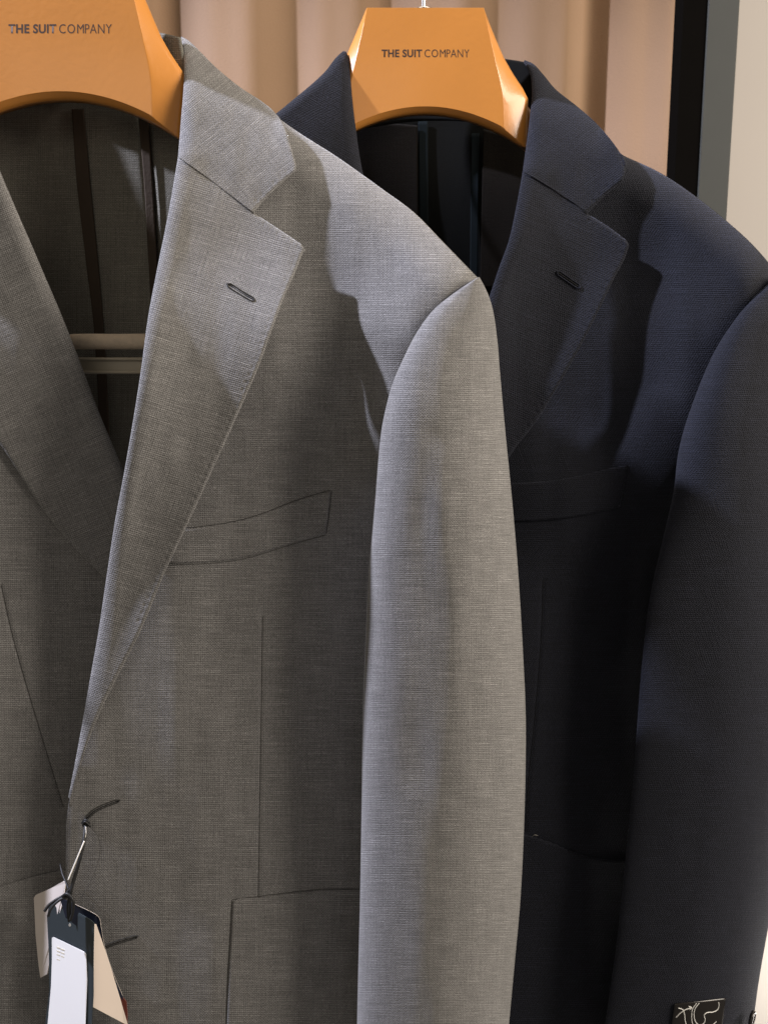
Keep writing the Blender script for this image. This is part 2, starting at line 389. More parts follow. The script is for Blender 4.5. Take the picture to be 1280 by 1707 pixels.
# ------------------------------------------------------------------ hangers
def hanger(cu, cvv, D, label, bars):
    """orange moulded hanger; local units are pixels of the rear hanger at 66 cm"""
    k = 66/1400/100*100      # cm per local px
    root = empty('clothes_hanger', W(cu, cvv, D)); tag(root, label, 'hanger', 'orange clothes hangers')
    def L(x, y, z):          # x right, y down (local px), z cm towards the back -> world
        cu_ = (cu-640)/F*D + x*k; cv_ = (cvv-853.5)/F*D + y*k
        fac = 1+PLUMB*(cvv+y*1.0-300)
        return np.array([cu_, -cv_, -(D+z)])/100*fac @ R_.T + T_
    arch = lambda x: 90+57*(x/166)**2
    xs = np.linspace(-128, 128, 33)
    front = [(-97, -76), (97, -76), (103, -45), (110, -12), (117, 20), (123, 48), (126, 70), (127, 86)] + [(x, arch(x)-2) for x in xs[::-1]] + [(-127, 86), (-126, 70), (-123, 48), (-117, 20), (-110, -12), (-103, -45)]
    mid = [(-101, -84), (101, -84), (121, -42), (143, 8), (176, 61), ] + []
    # matching outer ring, point for point
    outer = [(-101, -84), (101, -84), (112, -58), (122, -34), (134, -6), (150, 22), (166, 46), (175, 64)]
    xo = np.linspace(-170, 170, 33); yo = [arch(x)+3 for x in xo]
    outer += [(x, y) for x, y in zip(xo[::-1], yo[::-1])] + [(-175, 64), (-166, 46), (-150, 22), (-134, -6), (-122, -34), (-112, -58)]
    n = len(front)
    rings = [(front, 0.0), ([(a*.93+c*.07, b*.93+d*.07) for (a, b), (c, d) in zip(front, outer)], .035), ([(a*.82+c*.18, b*.82+d*.18) for (a, b), (c, d) in zip(front, outer)], .13), ([(a*.5+c*.5, b*.5+d*.5) for (a, b), (c, d) in zip(front, outer)], .45), ([(a*.2+c*.8, b*.2+d*.8) for (a, b), (c, d) in zip(front, outer)], .82), (outer, 1.15), ([(a*1.004, b*1.004) for a, b in outer], 1.6), (outer, 2.6)]
    vs, fs = [], []
    for ring, z in rings:
        zz = [z]*n
        for (x, y), zi in zip(ring, zz):
            extra = 0.02 if z == 0 else 0
            lip = (.5 if z < 1 else .42) if y > 80 and z > .3 else 1.0      # shallower roll along the arch
            vs.append(tuple(L(x, y, zi*lip)))
    for r in range(len(rings)-1):
        for i in range(n): fs.append((r*n+i, r*n+(i+1) % n, (r+1)*n+(i+1) % n, (r+1)*n+i))
    # front and back faces as strips so the arch stays clean
    import bmesh
    me = bpy.data.meshes.new('hanger_body'); me.from_pydata(vs, [], fs)
    bm = bmesh.new(); bm.from_mesh(me); bm.verts.ensure_lookup_table()
    bm.faces.new([bm.verts[i] for i in range(n)]); bm.faces.new([bm.verts[(len(rings)-1)*n+i] for i in range(n)])
    bmesh.ops.recalc_face_normals(bm, faces=bm.faces)
    bm.to_mesh(me); bm.free()
    body = link('hanger_body', me, M_HANG, root)
    md2 = body.modifiers.new('normals', 'WEIGHTED_NORMAL')
    for p in me.polygons: p.use_smooth = True
    # shoulder arms, hidden in the jacket shoulders
    for s in (-1, 1):
        path = np.array([L(s*140, 72, 1.9), L(s*190, 108, 3.2), L(s*250, 160, 3.6), L(s*310, 220, 3.0)])
        tube('hanger_arm', catmull(path, 8), np.interp(np.linspace(0, 1, 25), [0, 1], [.013, .011]), M_HANG, root, 16)
    # steel hook
    hk = [L(-2, -78, 1.4), L(-2, -110, 1.4), L(-2, -150, 1.4), L(20, -180, 1.4), L(45, -215, 1.4), L(38, -260, 1.4), L(0, -280, 1.4), L(-40, -262, 1.4), L(-50, -235, 1.4)]
    h = tube('hook', catmull(np.array(hk), 8), .0017, M_STEEL, root, 10)
    tube('hook_collar', np.array([L(-2, -82, 1.4), L(-2, -88.5, 1.4)]), .0085, M_STEEL, root, 20)
    # lettering
    segs = [('THE SUIT', -73, -5.5, .030), ('COM', -1.5, 33.5, .0), ('PANY', 35, 73, -.006)]
    for txt, x0, x1, off in segs:
        c = bpy.data.curves.new('t', 'FONT'); c.body = txt; c.offset = off; c.resolution_u = 4; c.extrude = 0.0
        c.space_character = {'THE SUIT': 1.06, 'COM': 1.16}.get(txt, 1.04)
        to = bpy.data.objects.new('t', c); COL.objects.link(to); bpy.context.view_layer.update()
        tm = bpy.data.meshes.new_from_object(to.evaluated_get(bpy.context.evaluated_depsgraph_get()))
        bpy.data.objects.remove(to)
        co = np.array([v.co[:] for v in tm.vertices]); lo, hi = co.min(0), co.max(0)
        for v, q in zip(tm.vertices, co):
            x = x0 + (q[0]-lo[0])/(hi[0]-lo[0])*(x1-x0); y = 6.6 - (q[1]-lo[1])/(hi[1]-lo[1])*13.2
            v.co = tuple(L(x, y, -.007))
        lt = link('lettering', tm, M_INK, body); lt.parent = body; lt.matrix_parent_inverse = Matrix.Identity(4)
    return root
def fix_child_of_part(o, root):
    pass

# grey: hanger body centre = lettering centre
hg = hanger(101, 48, 56.0, 'orange hanger in the grey jacket, cut off by the photo edge', True)
hn = hanger(709, 89, 66.0, 'orange hanger in the navy jacket, its top and hook base in view', False)
# trouser bar of the near hanger
tube('trouser_bar', catmull(W(np.array([-160, 0, 90, 112, 118, 128, 200, 285, 335]), np.array([572, 571, 571, 571, 570.5, 569.5, 569.5, 569, 569.]), np.full(9, 57.5)), 6),
     np.r_[np.full(18, .0052), np.full(6, .0050), np.full(25, .0054)], M_BAR, hg, 20)
def hbar(u0, u1, v, r, D, mat): return tube('clip_rail', W(np.linspace(u0, u1, 8), np.full(8, v), np.full(8, D)), r, mat, hg, 12)
hbar(-160, 238, 598.5, .0011, 57.0, M_RAILBAR); hbar(-160, 238, 620.5, .0011, 57.0, M_RAILBAR)
slab('clip_plate', [(-160, 600, 57.25), (240, 600, 57.25), (236, 622, 57.25), (-160, 622, 57.25)], .0012, M_RAILBAR, hg)
for s in (-150, 325):
    tube('bar_support', W(np.array([s, s, s]), np.array([230, 400, 570]), np.array([57.6, 57.7, 57.5])), .003, M_BAR, hg, 12)

# ================================================================== GREY JACKET
GJ = empty('suit_jacket', W(400, 900, 58)); tag(GJ, 'grey wool suit jacket with paper tags tied to its front', 'jacket', 'suit jackets on hangers')
B = Field([(330, 120, 58), (460, 190, 57.4), (400, 300, 55.4), (540, 300, 55.8), (620, 310, 55.0), (700, 380, 53.6), (790, 470, 52),
           (350, 500, 53.2), (470, 470, 54.1), (560, 480, 54.6), (600, 500, 53.9), (622, 545, 52.8), (580, 610, 54.9), (600, 625, 54.7), (618, 620, 53.2), (600, 690, 55.3), (606, 650, 54.9), (624, 690, 53.3), (640, 680, 51.9), (690, 570, 51.3), (735, 505, 51.7),
           (460, 550, 53.5), (400, 650, 53.2), (480, 640, 53.9), (550, 650, 54.6), (600, 730, 54.9), (640, 800, 54.5), (760, 620, 54), (800, 560, 53.5), (600, 900, 55.7), (520, 880, 54.0), (700, 1000, 58),
           (250, 900, 52.0), (380, 850, 52.8), (150, 1200, 51.6), (300, 1030, 52.2), (430, 1000, 53.1), (530, 1000, 54.2), (600, 1200, 56.3), (520, 1250, 54.2), (420, 1250, 52.8),
           (300, 1250, 52.0), (110, 1450, 51.6), (420, 1500, 52.8), (540, 1500, 54.3), (610, 1500, 56.2), (620, 1760, 56.2), (540, 1760, 54.4), (420, 1760, 52.9), (250, 1500, 51.9), (250, 1760, 52), (100, 1760, 51.7), (720, 1700, 58.5)])
BW = wavy(B, .10, 75, 330)
shoulder = cv([(335, 150), (400, 155), (460, 194), (500, 222), (560, 260), (600, 288), (640, 317), (690, 354), (740, 405), (775, 441), (798, 465)])
bL = cv([(335, 150), (312, 262), (278, 450), (250, 620), (224, 790), (192, 960), (160, 1130), (132, 1270), (114, 1345), (110, 1450), (105, 1600), (101, 1760)])
bR = cv([(798, 465), (805, 560), (795, 700), (760, 850), (720, 1100), (700, 1400), (690, 1760)])
bB = cv([(101, 1760), (400, 1762), (690, 1760)])
dart = cv([(438, 1028), (437, 1120), (434, 1300), (431, 1496)])
front_edge = cv([(114, 1345), (110, 1450), (105, 1600), (101, 1760)])
patch('front_panel', M_GREY, GJ, shoulder, bB, bL, bR, B, 300, 620,
      rounds=[(shoulder, 74, 2.9), (front_edge, 9, .18)],
      grooves=[(dart, 3.2, .06)], wob=(.10, 75, 330))
pxtube('dart_seam', [(438, 1028), (437, 1120), (434, 1300), (431, 1496)], .16, M_SEAM, GJ, 6, -.035, BW)

# sleeve
def lerp(v, tab, j):
    t = np.array(tab, float); return np.interp(v, t[:, 0], t[:, j])
def smoothtab(v, pts):
    c = catmull(np.array(pts, float), 12); return np.interp(v, c[:, 0], c[:, 1])
def sleeve(name, mat, parent, left, right, Dl, Dp, Dr, pk, back, v0, v1, nrow, ncol, wob, seam_curve, uvm=.45, folds=()):
    """tube: front half follows the measured outline and crown, back half closes it"""
    v = np.linspace(v0, v1, nrow); lu = smoothtab(v, left); ru = smoothtab(v, right)
    k = np.arange(ncol)/(ncol-1); s = (1-np.cos(math.pi*k))/2
    dl, dp, dr, p, bk = (smoothtab(v, t)[:, None] for t in (Dl, Dp, Dr, pk, back))
    S = s[None]
    qL = np.clip((p-S)/np.maximum(p, .02), 0, 1); qR = np.clip((S-p)/(1-p), 0, 1)
    D = np.where(S < p, dl+(dp-dl)*np.sqrt(1-qL**2), dr+(dp-dr)*np.sqrt(np.maximum(0, 1-qR**2)))
    U = lu[:, None]+(ru-lu)[:, None]*S; V = np.repeat(v[:, None], ncol, 1)
    env = np.sin(math.pi*s)[None]**1.6
    D = D+env*wob[0]*2*(vnoise(U/wob[1], V/wob[2]) + .45*vnoise(U/wob[1]*2.2+5, V/wob[2]*2.1))
    for c, sg, a in folds: D = D + env*a*np.exp(-(dist_to(np.array(c, float) if len(c) < 3 else catmull(c), U, V)/sg)**2)
    Sb = s[::-1][None][:, 1:-1]
    db = dr*Sb+dl*(1-Sb)+bk*np.sqrt(np.maximum(0, 1-(2*Sb-1)**2)); Ub = lu[:, None]+(ru-lu)[:, None]*Sb
    Uall = np.c_[U, Ub]; Dall = np.c_[D, db]; Vall = np.repeat(v[:, None], Uall.shape[1], 1)
    P = W(Uall, Vall, Dall)
    du = np.linalg.norm(np.diff(P, axis=1), axis=2); X = np.c_[np.zeros(nrow), np.cumsum(du, 1)]; m = int(uvm*ncol)
    X = X-X[:, m:m+1]+(P[:, m:m+1, 0]-P[nrow//2, m, 0])*.9
    Y = np.repeat(-np.r_[0, np.cumsum(np.linalg.norm(np.diff(P[:, m], axis=0), axis=1))][:, None], X.shape[1], 1)
    o = link(name, grid_mesh(name, P, np.stack([X, Y], -1), wrap=True), mat, parent)
    return o
gl = [(462, 797), (475, 776), (515, 724), (555, 694), (600, 671), (640, 654), (680, 643), (715, 636), (745, 632.5), (830, 625), (950, 615), (1100, 608), (1200, 604.5), (1350, 602.5), (1500, 600), (1620, 597), (1760, 594)]
gr = [(462, 799), (475, 806), (495, 815), (520, 822), (570, 829), (620, 833), (720, 842), (820, 852), (950, 863), (1100, 872), (1200, 876), (1350, 874), (1500, 867), (1600, 858), (1707, 848), (1760, 843)]
sleeve('sleeve', M_GREY, GJ, gl, gr,
       [(462, 52.1), (520, 51.5), (600, 51.1), (680, 51.2), (745, 51.3), (850, 51.4), (1000, 51.5), (1400, 51.7), (1760, 52)],
       [(462, 51.9), (520, 50.8), (600, 49.9), (700, 49.2), (850, 48.9), (1000, 48.9), (1400, 49.2), (1760, 49.6)],
       [(462, 52.6), (520, 53.2), (600, 53.6), (745, 54), (1000, 54.3), (1400, 54.5), (1760, 54.8)],
       [(462, .2), (520, .22), (600, .25), (745, .34), (900, .40), (1760, .42)],
       [(462, .3), (560, 1.8), (700, 2.4), (1000, 2.8), (1760, 2.6)], 462, 1760, 560, 150, (.16, 70, 300), None,
       folds=[([(700, 560), (705, 760), (700, 1000), (690, 1300)], 26, .10), ([(800, 620), (815, 900), (820, 1200)], 22, -.07), ([(640, 1180), (760, 1330), (840, 1420)], 26, .06), ([(680, 700), (740, 735), (820, 730)], 20, .07), ([(690, 800), (750, 850), (830, 862)], 24, -.05), ([(655, 930), (720, 1010), (850, 1060)], 30, .06)])
pxtube('armhole_seam', [(797, 463), (776, 474), (723, 514), (693, 554), (670, 600), (653, 640), (642, 680), (635, 715), (632, 742)], .22, M_SEAM, GJ, 6, -.02, BW)

# lapel
roll = cv([(297, 262), (282, 350), (262, 450), (247, 530), (235, 620), (220, 715), (206, 795), (192, 870), (178, 962), (165, 1050), (150, 1135), (136, 1215), (122, 1290), (114, 1330)])
l_top = cv([(297, 262), (335, 288), (380, 322), (425, 356)], [(468, 384), (502, 407)], [(508, 415)])
l_out = cv([(508, 415), (493, 452), (470, 505), (450, 560), (432, 610), (405, 672), (380, 728), (345, 805), (308, 885), (275, 955), (238, 1045), (205, 1112), (178, 1165), (150, 1230), (132, 1285), (118, 1332)])
def gl_depth(U, V):
    b = B(U, V)
    away = sint(V, [262, 430, 520, 620, 800, 1100, 1330], [.6, .65, 1.5, 2.0, 1.6, .9, .5], 40)     # how proud the lapel stands
    wd = sint(V, [262, 415, 700, 1000, 1330], [170, 190, 150, 80, 30]); q = np.clip(1-dist_to(roll, U, V)/wd, 0, 1)
    dr = dist_to(roll, U, V)
    return b - away - sint(V, [262, 420, 700, 880, 1020, 1330], [1.5, 1.45, 1.3, .5, .15, .05], 50)*q*q - sint(V, [262, 415, 600, 800, 1000, 1250], [.2, .25, .6, .9, 1.6, 2.6], 45)*np.clip(dr/150, 0, 1.5)**2
edges = cv([(425, 356), (468, 384), (502, 407)], [(508, 415)], [(493, 452), (470, 505), (450, 560), (432, 610), (405, 672), (380, 728), (345, 805), (308, 885), (275, 955), (238, 1045), (205, 1112), (178, 1165), (150, 1230), (132, 1285), (118, 1332)])
stitch = cv([(440, 362), (468, 381), (500, 402)], [(508, 415)], [(493, 452), (470, 505), (450, 560), (432, 610), (405, 672), (380, 728), (345, 805), (308, 885), (275, 955), (238, 1045)])
LP = patch('lapel', M_GREY, GJ, l_top, cv([(114, 1330), (118, 1332)]), roll, l_out, gl_depth, 150, 640,
      rounds=[(roll, 26, .75), (edges, 7, .16)], dimples=[(stitch, 9, 14, .030)], uv=('px', math.radians(17)), wob=(.05, 60, 160), thick=.0022)

# collar
c_fold = cv([(301, 64), (305, 78), (307, 105), (306, 150), (302, 200), (297, 262)])
c_out = cv([(303, 61), (315, 68), (335, 87), (360, 112), (400, 145), (438, 170), (458, 187), (473, 208), (484, 240), (494, 276)], [(493, 286)])
c_bot = cv([(297, 262), (335, 288), (380, 322), (423, 355)], [(430, 346), (460, 314), (493, 286)])
G_LINE = cv([(285, 254), (335, 288), (380, 322), (425, 356)])
def gc_depth(U, V):
    q = np.clip(1-dist_to(c_fold, U, V)/190, 0, 1)
    d = B(U, V) - sint(V, [60, 150, 262, 350], [0, .6, 1.0, 1.5]) - sint(V, [60, 150, 262, 300], [.8, 2.1, 2.3, 1.9])*q*q
    d = d + sint(V, [50, 110, 160], [1.2, .4, 0], 25)
    w = np.exp(-(dist_to(G_LINE, U, V)/75)**2); return d*(1-w)+gl_depth(U, V)*w-.02
c_edge = cv([(423, 355), (430, 346), (460, 314), (493, 286)], [(494, 276), (484, 240), (473, 208), (458, 187)])
patch('collar', M_GREY, GJ, cv([(301, 64), (303, 61)]), c_bot, c_fold, c_out, gc_depth, 110, 200,
      rounds=[(c_fold, 26, .8), (cv([(303, 61), (315, 68), (335, 87), (360, 112), (400, 145), (438, 170), (462, 190)]), 62, 1.5), (c_edge, 7, .16)],
      dimples=[(cv([(430, 346), (460, 314), (490, 288)]), 9, 13.5, .04)], uv=('px', math.radians(-38)), wob=(.06, 50, 90), thick=.0022)
gorge = cv([(299, 263), (335, 288.5), (380, 322.5), (424, 356)])
pxtube('gorge_seam', [(299, 263), (335, 288.5), (380, 322.5), (424, 356)], .2, M_SEAM, GJ, 6, -.005, lambda u, v: gl_depth(u, v))
# inner collar stand rising behind the hanger, and the left collar/lapel
patch('collar_stand', M_GREY_IN, GJ, cv([(-105, 70), (0, 45), (150, 38), (270, 55), (300, 62)]), cv([(-110, 190), (0, 175), (150, 170), (300, 200)]),
      cv([(-105, 70), (-110, 190)]), cv([(300, 62), (309, 130), (300, 200)]), Field([(-100, 70, 58.5), (100, 60, 61.5), (290, 60, 58.4), (100, 180, 61), (300, 180, 57.2), (-100, 180, 57.4)]), 90, 30, thick=.002)
# back, seen from inside
INB = Field([(-160, 200, 58), (100, 150, 61.3), (100, 600, 61.8), (100, 1200, 61.3), (330, 200, 60), (500, 300, 58.5), (560, 900, 59.2), (700, 600, 57.6), (760, 470, 55), (-160, 1500, 60), (650, 1700, 59), (300, 1700, 61)])
patch('back_lining', M_GREY_IN, GJ, cv([(-200, 200), (-100, 110), (60, 88), (300, 95), (440, 230), (620, 350), (745, 500)]), cv([(-200, 1750), (680, 1750)]),
      cv([(-200, 200), (-200, 1750)]), cv([(745, 500), (730, 900), (680, 1750)]), INB, 220, 300,
      grooves=[(cv([(240, 185), (252, 300), (262, 440), (275, 700)]), 8, .5)], wob=(.14, 90, 500), thick=.001)
patch('lining_tape', M_TAPE, GJ, cv([(120, 182), (140, 182)]), cv([(172, 900), (190, 900)]), cv([(120, 182), (128, 300), (143, 430), (158, 560), (172, 900)]),
      cv([(140, 182), (150, 300), (163, 430), (174, 560), (190, 900)]), lambda U, V: INB(U, V)-.18, 10, 120, thick=.001)
patch('lining_tape', M_TAPE, GJ, cv([(230, 186), (246, 186)]), cv([(262, 700), (275, 700)]), cv([(230, 186), (240, 300), (248, 440), (262, 700)]),
      cv([(246, 186), (254, 300), (262, 440), (275, 700)]), lambda U, V: INB(U, V)-.18, 8, 90, thick=.001)
# left half (wearer's right): panel and lapel
B2 = Field([(-200, 400, 54.2), (0, 300, 55.0), (0, 740, 53.2), (100, 900, 54.2), (180, 965, 54.6), (120, 1300, 54.0), (0, 1200, 52.6), (-150, 1200, 50.8), (100, 1700, 53.8), (-100, 1700, 51.4), (220, 900, 55), (200, 1700, 54.8), (-200, 800, 50.8)])
B2W = wavy(B2, .12, 80, 300)
patch('front_panel', M_GREY, GJ, cv([(-220, 420), (-60, 420), (60, 560), (205, 800)]), cv([(-200, 1760), (170, 1760)]), cv([(-220, 420), (-220, 1100), (-200, 1760)]),
      cv([(205, 800), (200, 1000), (170, 1300), (170, 1760)]), B2, 200, 460, grooves=[(cv([(3, 975), (22, 1060), (50, 1160), (80, 1260), (106, 1345)]), 3.5, .06)], wob=(.12, 80, 300))
pxtube('dart_seam', [(3, 975), (22, 1060), (50, 1160), (80, 1260), (106, 1345)], .16, M_SEAM, GJ, 6, -.03, B2W)
roll2 = cv([(-62, 130), (-30, 210), (0, 283), (26, 345), (52, 405), (78, 466), (102, 522), (132, 598), (166, 688), (207, 787), (222, 830)])
out2 = cv([(-210, 420), (-150, 520), (-60, 650), (0, 738), (30, 785), (60, 832), (90, 872), (120, 908), (150, 938), (182, 970), (200, 985)])
def l2_depth(U, V): return B2(U, V)-sint(V, [200, 500, 720, 985], [1.2, 1.1, .5, .35])-sint(V, [300, 900], [.5, .3])*np.clip(1-dist_to(roll2, U, V)/150, 0, 1)**2
patch('lapel', M_GREY, GJ, cv([(-62, 130), (-140, 250), (-210, 420)])[::-1][::-1], cv([(222, 830), (215, 920), (200, 985)]), roll2, out2, l2_depth, 110, 400,
      rounds=[(roll2, 24, .7), (out2, 7, .16)], dimples=[(cv([(-60, 650), (0, 738), (30, 785), (60, 832), (90, 872), (120, 908), (150, 938)]), 9, 13.5, .03)],
      uv=('px', math.radians(-24)), wob=(.05, 60, 160), thick=.0022).data.flip_normals()
# collar and shoulder of the wearer's right side, just outside the frame
LS = Field([(-95, 55, 60), (-66, 130, 55.4), (-120, 250, 54), (-180, 150, 59), (-210, 430, 53.4), (-500, 330, 52.5), (-300, 220, 57.5), (-400, 420, 51.5)])
patch('collar', M_GREY, GJ, cv([(-100, 50), (-90, 52)]), cv([(-520, 500), (-210, 440)]), cv([(-100, 50), (-190, 140), (-330, 215), (-520, 330), (-520, 500)]),
      cv([(-90, 52), (-80, 90), (-64, 130), (-30, 210), (-60, 330), (-210, 440)]), LS, 80, 80, thick=.002)
# the sleeve of the wearer's right arm hangs just outside the frame
sleeve('sleeve', M_GREY, GJ, [(330, -235), (500, -215), (900, -190), (1760, -180)], [(330, -225), (400, -330), (600, -400), (1000, -450), (1760, -440)][::1],
       [(330, 52.5), (700, 53), (1760, 53.5)], [(330, 52.2), (500, 51.8), (1760, 52)], [(330, 53), (1760, 54)], [(330, .4), (1760, .5)], [(330, .3), (700, 2.6), (1760, 2.6)], 330, 1760, 200, 60, (.1, 70, 330), None)
# chest pocket welt and patch pockets
welt_t = cv([(292, 882), (340, 878), (400, 868), (445, 854), (480, 840), (515, 828), (552, 818)])
welt_b = cv([(262, 941), (300, 939), (350, 937), (400, 931), (445, 919), (485, 906), (543, 890)])
welt_r = cv([(552, 818), (548, 855), (543, 890)])
patch('chest_pocket', M_GREY, GJ, welt_t, welt_b, cv([(292, 882), (262, 941)]), welt_r, lambda U, V: B(U, V)-.09, 140, 46,
      rounds=[(welt_t, 5, .13), (welt_r, 4, .11), (welt_b, 4, .12)], wob=(.10, 75, 330), thick=.001)
pxtube('pocket_seam', [(262, 943), (300, 941), (350, 939), (400, 933), (445, 921), (485, 908), (543, 892)], .16, M_SEAM, GJ, 6, .02, BW)
pt = cv([(388, 1501), (400, 1498), (430, 1496), (470, 1491), (520, 1485), (560, 1483), (640, 1484)]); pl = cv([(388, 1501), (385, 1560), (381, 1630), (377, 1760)])
patch('patch_pocket', M_GREY, GJ, pt, cv([(377, 1760), (640, 1760)]), pl, cv([(640, 1484), (640, 1760)]), lambda U, V: B(U, V)-.12, 130, 140,
      rounds=[(pt, 5, .14), (pl, 5, .14)], wob=(.10, 75, 330), thick=.0018)
p2t = cv([(-60, 1500), (0, 1478), (50, 1463), (104, 1450), (125, 1448)])
patch('patch_pocket', M_GREY, GJ, p2t, cv([(-60, 1760), (150, 1760)]), cv([(-60, 1500), (-60, 1760)]), cv([(125, 1448), (150, 1760)]), lambda U, V: B2(U, V)-.2, 100, 110,
      rounds=[(p2t, 5, .14)], wob=(.12, 80, 300), thick=.0018)
def buttonhole(pts, dep, mat, seam, parent, w=3.4, r=.42):
    """worked buttonhole: two corded lips round a dark slit, bar tack at one end"""
    c = resample(catmull(pts), np.linspace(0, 1, 40)); tg = np.gradient(c, axis=0); tg /= np.linalg.norm(tg, axis=1)[:, None]
    nn = np.stack([-tg[:, 1], tg[:, 0]], -1); env = np.clip(np.minimum(np.linspace(0, 1, 40), 1-np.linspace(0, 1, 40))*12, 0, 1)[:, None]
    a = c+nn*w*env; b = (c-nn*w*env)[::-1]; ring = np.vstack([a, b])
    # overcast stitches show as a fine beading on the lips
    rr = r*(1+.22*np.sin(np.arange(320)*2.1))
    rg = resample(ring, np.linspace(0, 1, 320)); d = dep(rg[:, 0], rg[:, 1])
    o = tube('buttonhole', W(rg[:, 0], rg[:, 1], d-.03), rr/1000, mat, parent, 8)
    tube('slit', W(c[:, 0], c[:, 1], dep(c[:, 0], c[:, 1])+.01), r*1.1/1000, seam, o, 6).matrix_parent_inverse = Matrix.Identity(4)
    return o
buttonhole([(379, 473), (402, 488), (425, 501)], gl_depth, M_THREAD, M_SEAM_N, GJ, 3.3, .42)
buttonhole([(201, 1334), (178, 1342), (158, 1352), (141, 1368)], BW, M_THREAD, M_SEAM_N, GJ, 2.6, .36)
buttonhole([(231, 1561), (205, 1568), (170, 1580)], BW, M_THREAD, M_SEAM_N, GJ, 2.6, .36)

pxtube('pocket_seam', [(292, 881), (340, 877), (400, 867), (445, 853), (480, 839), (515, 827), (551, 817)], .17, M_SEAM, GJ, 6, .05, BW)
pxtube('pocket_seam', [(553, 818), (549, 855), (544, 890)], .16, M_SEAM, GJ, 6, .03, BW)
pxtube('pocket_seam', [(387, 1501), (384, 1560), (380, 1630), (376, 1760)], .16, M_SEAM, GJ, 6, .03, BW)
pxtube('pocket_seam', [(388, 1499.5), (430, 1494.5), (520, 1483.5), (560, 1481.5), (610, 1482)], .16, M_SEAM, GJ, 6, .02, BW)

# ================================================================== NAVY JACKET
NJ = empty('suit_jacket', W(1000, 900, 68)); tag(NJ, 'navy blue wool suit jacket hanging behind the grey one', 'jacket', 'suit jackets on hangers')
NB = Field([(900, 130, 68), (960, 200, 66.5), (1040, 260, 65.6), (1100, 310, 64.2), (1200, 390, 62.2), (1290, 460, 61), (950, 400, 65), (1060, 430, 65.2), (1110, 480, 63.9), (1160, 560, 62.2),
            (1150, 660, 61.8), (1130, 770, 62.0), (1215, 560, 61.0), (1090, 640, 63.6), (900, 620, 64.6), (1000, 700, 64.6), (850, 900, 64), (960, 820, 63.2), (1050, 820, 63.5), (1110, 900, 64.5), (1180, 1000, 67),
            (900, 1100, 62.6), (1000, 1100, 63.0), (1060, 1150, 64.6), (880, 1400, 62.4), (980, 1430, 62.8), (1040, 1400, 64.6), (1000, 1700, 63.2), (880, 1700, 62.6), (1150, 1600, 67.5), (1300, 600, 64), (700, 1000, 63.2), (700, 1500, 62.8)])
NBW = wavy(NB, .14, 75, 330)
nsh = cv([(915, 205), (955, 215), (1000, 240), (1036, 258), (1100, 288), (1160, 328), (1210, 368), (1250, 404), (1282, 440), (1300, 466)])
nL = cv([(915, 205), (880, 300), (850, 480), (810, 620), (760, 800), (700, 1000), (660, 1200), (655, 1760)])
nR = cv([(1300, 466), (1310, 600), (1290, 800), (1240, 1000), (1200, 1300), (1180, 1760)])
ndart = cv([(905, 968), (903, 1040), (898, 1120), (889, 1220), (880, 1310), (876, 1385)])
patch('front_panel', M_NAVY, NJ, nsh, cv([(655, 1760), (1180, 1760)]), nL, nR, NB, 280, 560,
      rounds=[(nsh, 62, 2.9)],
      grooves=[(ndart, 3.0, .06)], wob=(.14, 75, 330))
pxtube('dart_seam', [(905, 968), (903, 1040), (898, 1120), (889, 1220), (880, 1310), (876, 1385)], .16, M_SEAM_N, NJ, 6, -.03, NBW)
nsl = [(460, 1292), (475, 1280), (510, 1243), (550, 1212), (590, 1188), (640, 1166), (680, 1151), (720, 1138), (760, 1129), (820, 1122), (900, 1104), (1000, 1082), (1100, 1070), (1200, 1062), (1300, 1055), (1430, 1042), (1550, 1030), (1707, 1008), (1760, 1000)]
nsr = [(460, 1300), (475, 1312), (520, 1332), (600, 1345), (700, 1352), (900, 1352), (1100, 1343), (1300, 1322), (1450, 1298), (1540, 1281), (1600, 1270), (1650, 1262), (1707, 1255), (1760, 1251)]
sleeve('sleeve', M_NAVY, NJ, nsl, nsr,
       [(460, 61.3), (520, 60.9), (600, 61.5), (680, 61.7), (760, 61.6), (850, 60.5), (1000, 59.7), (1400, 59.6), (1760, 59.6)],
       [(460, 61.2), (520, 60.2), (600, 59.6), (700, 59.1), (850, 58.9), (1000, 58.8), (1400, 58.8), (1760, 58.9)],
       [(460, 62), (520, 62.8), (600, 63.4), (745, 64), (1000, 64.4), (1400, 64.2), (1760, 63.4)],
       [(460, .2), (520, .22), (600, .25), (745, .34), (900, .42), (1760, .5)],
       [(460, .3), (560, 1.8), (700, 2.6), (1000, 3), (1760, 2.6)], 460, 1760, 420, 120, (.04, 75, 330), None,
       folds=[])
pxtube('armhole_seam', [(1292, 463), (1279, 475), (1242, 510), (1211, 550), (1187, 590), (1165, 640), (1150, 680), (1137, 720), (1128, 758)], .22, M_SEAM_N, NJ, 6, -.02, NBW)
nroll = cv([(871, 285), (862, 335), (848, 400), (832, 445), (812, 505), (785, 590), (755, 700), (725, 820), (690, 960), (665, 1100)])
nl_top = cv([(871, 285), (920, 315), (955, 338), (980, 357)], [(1012, 377), (1043, 400)], [(1048, 409)])
nl_out = cv([(1048, 409), (1040, 432), (1024, 462), (1000, 512), (975, 562), (948, 612), (920, 660), (893, 703), (862, 742), (835, 785), (795, 860), (750, 950), (710, 1030), (672, 1102)])
def nl_depth(U, V): return NB(U, V)-sint(V, [262, 415, 650, 800, 1100], [.8, .8, 1.3, 1.1, .8], 45)-sint(V, [262, 420, 800, 1100], [1.6, 2.2, 1.7, .8])*np.clip(1-dist_to(nroll, U, V)/150, 0, 1)**2-sint(V, [262, 415, 650], [.3, .35, .6])*np.clip(dist_to(nroll, U, V)/150, 0, 1.5)**2
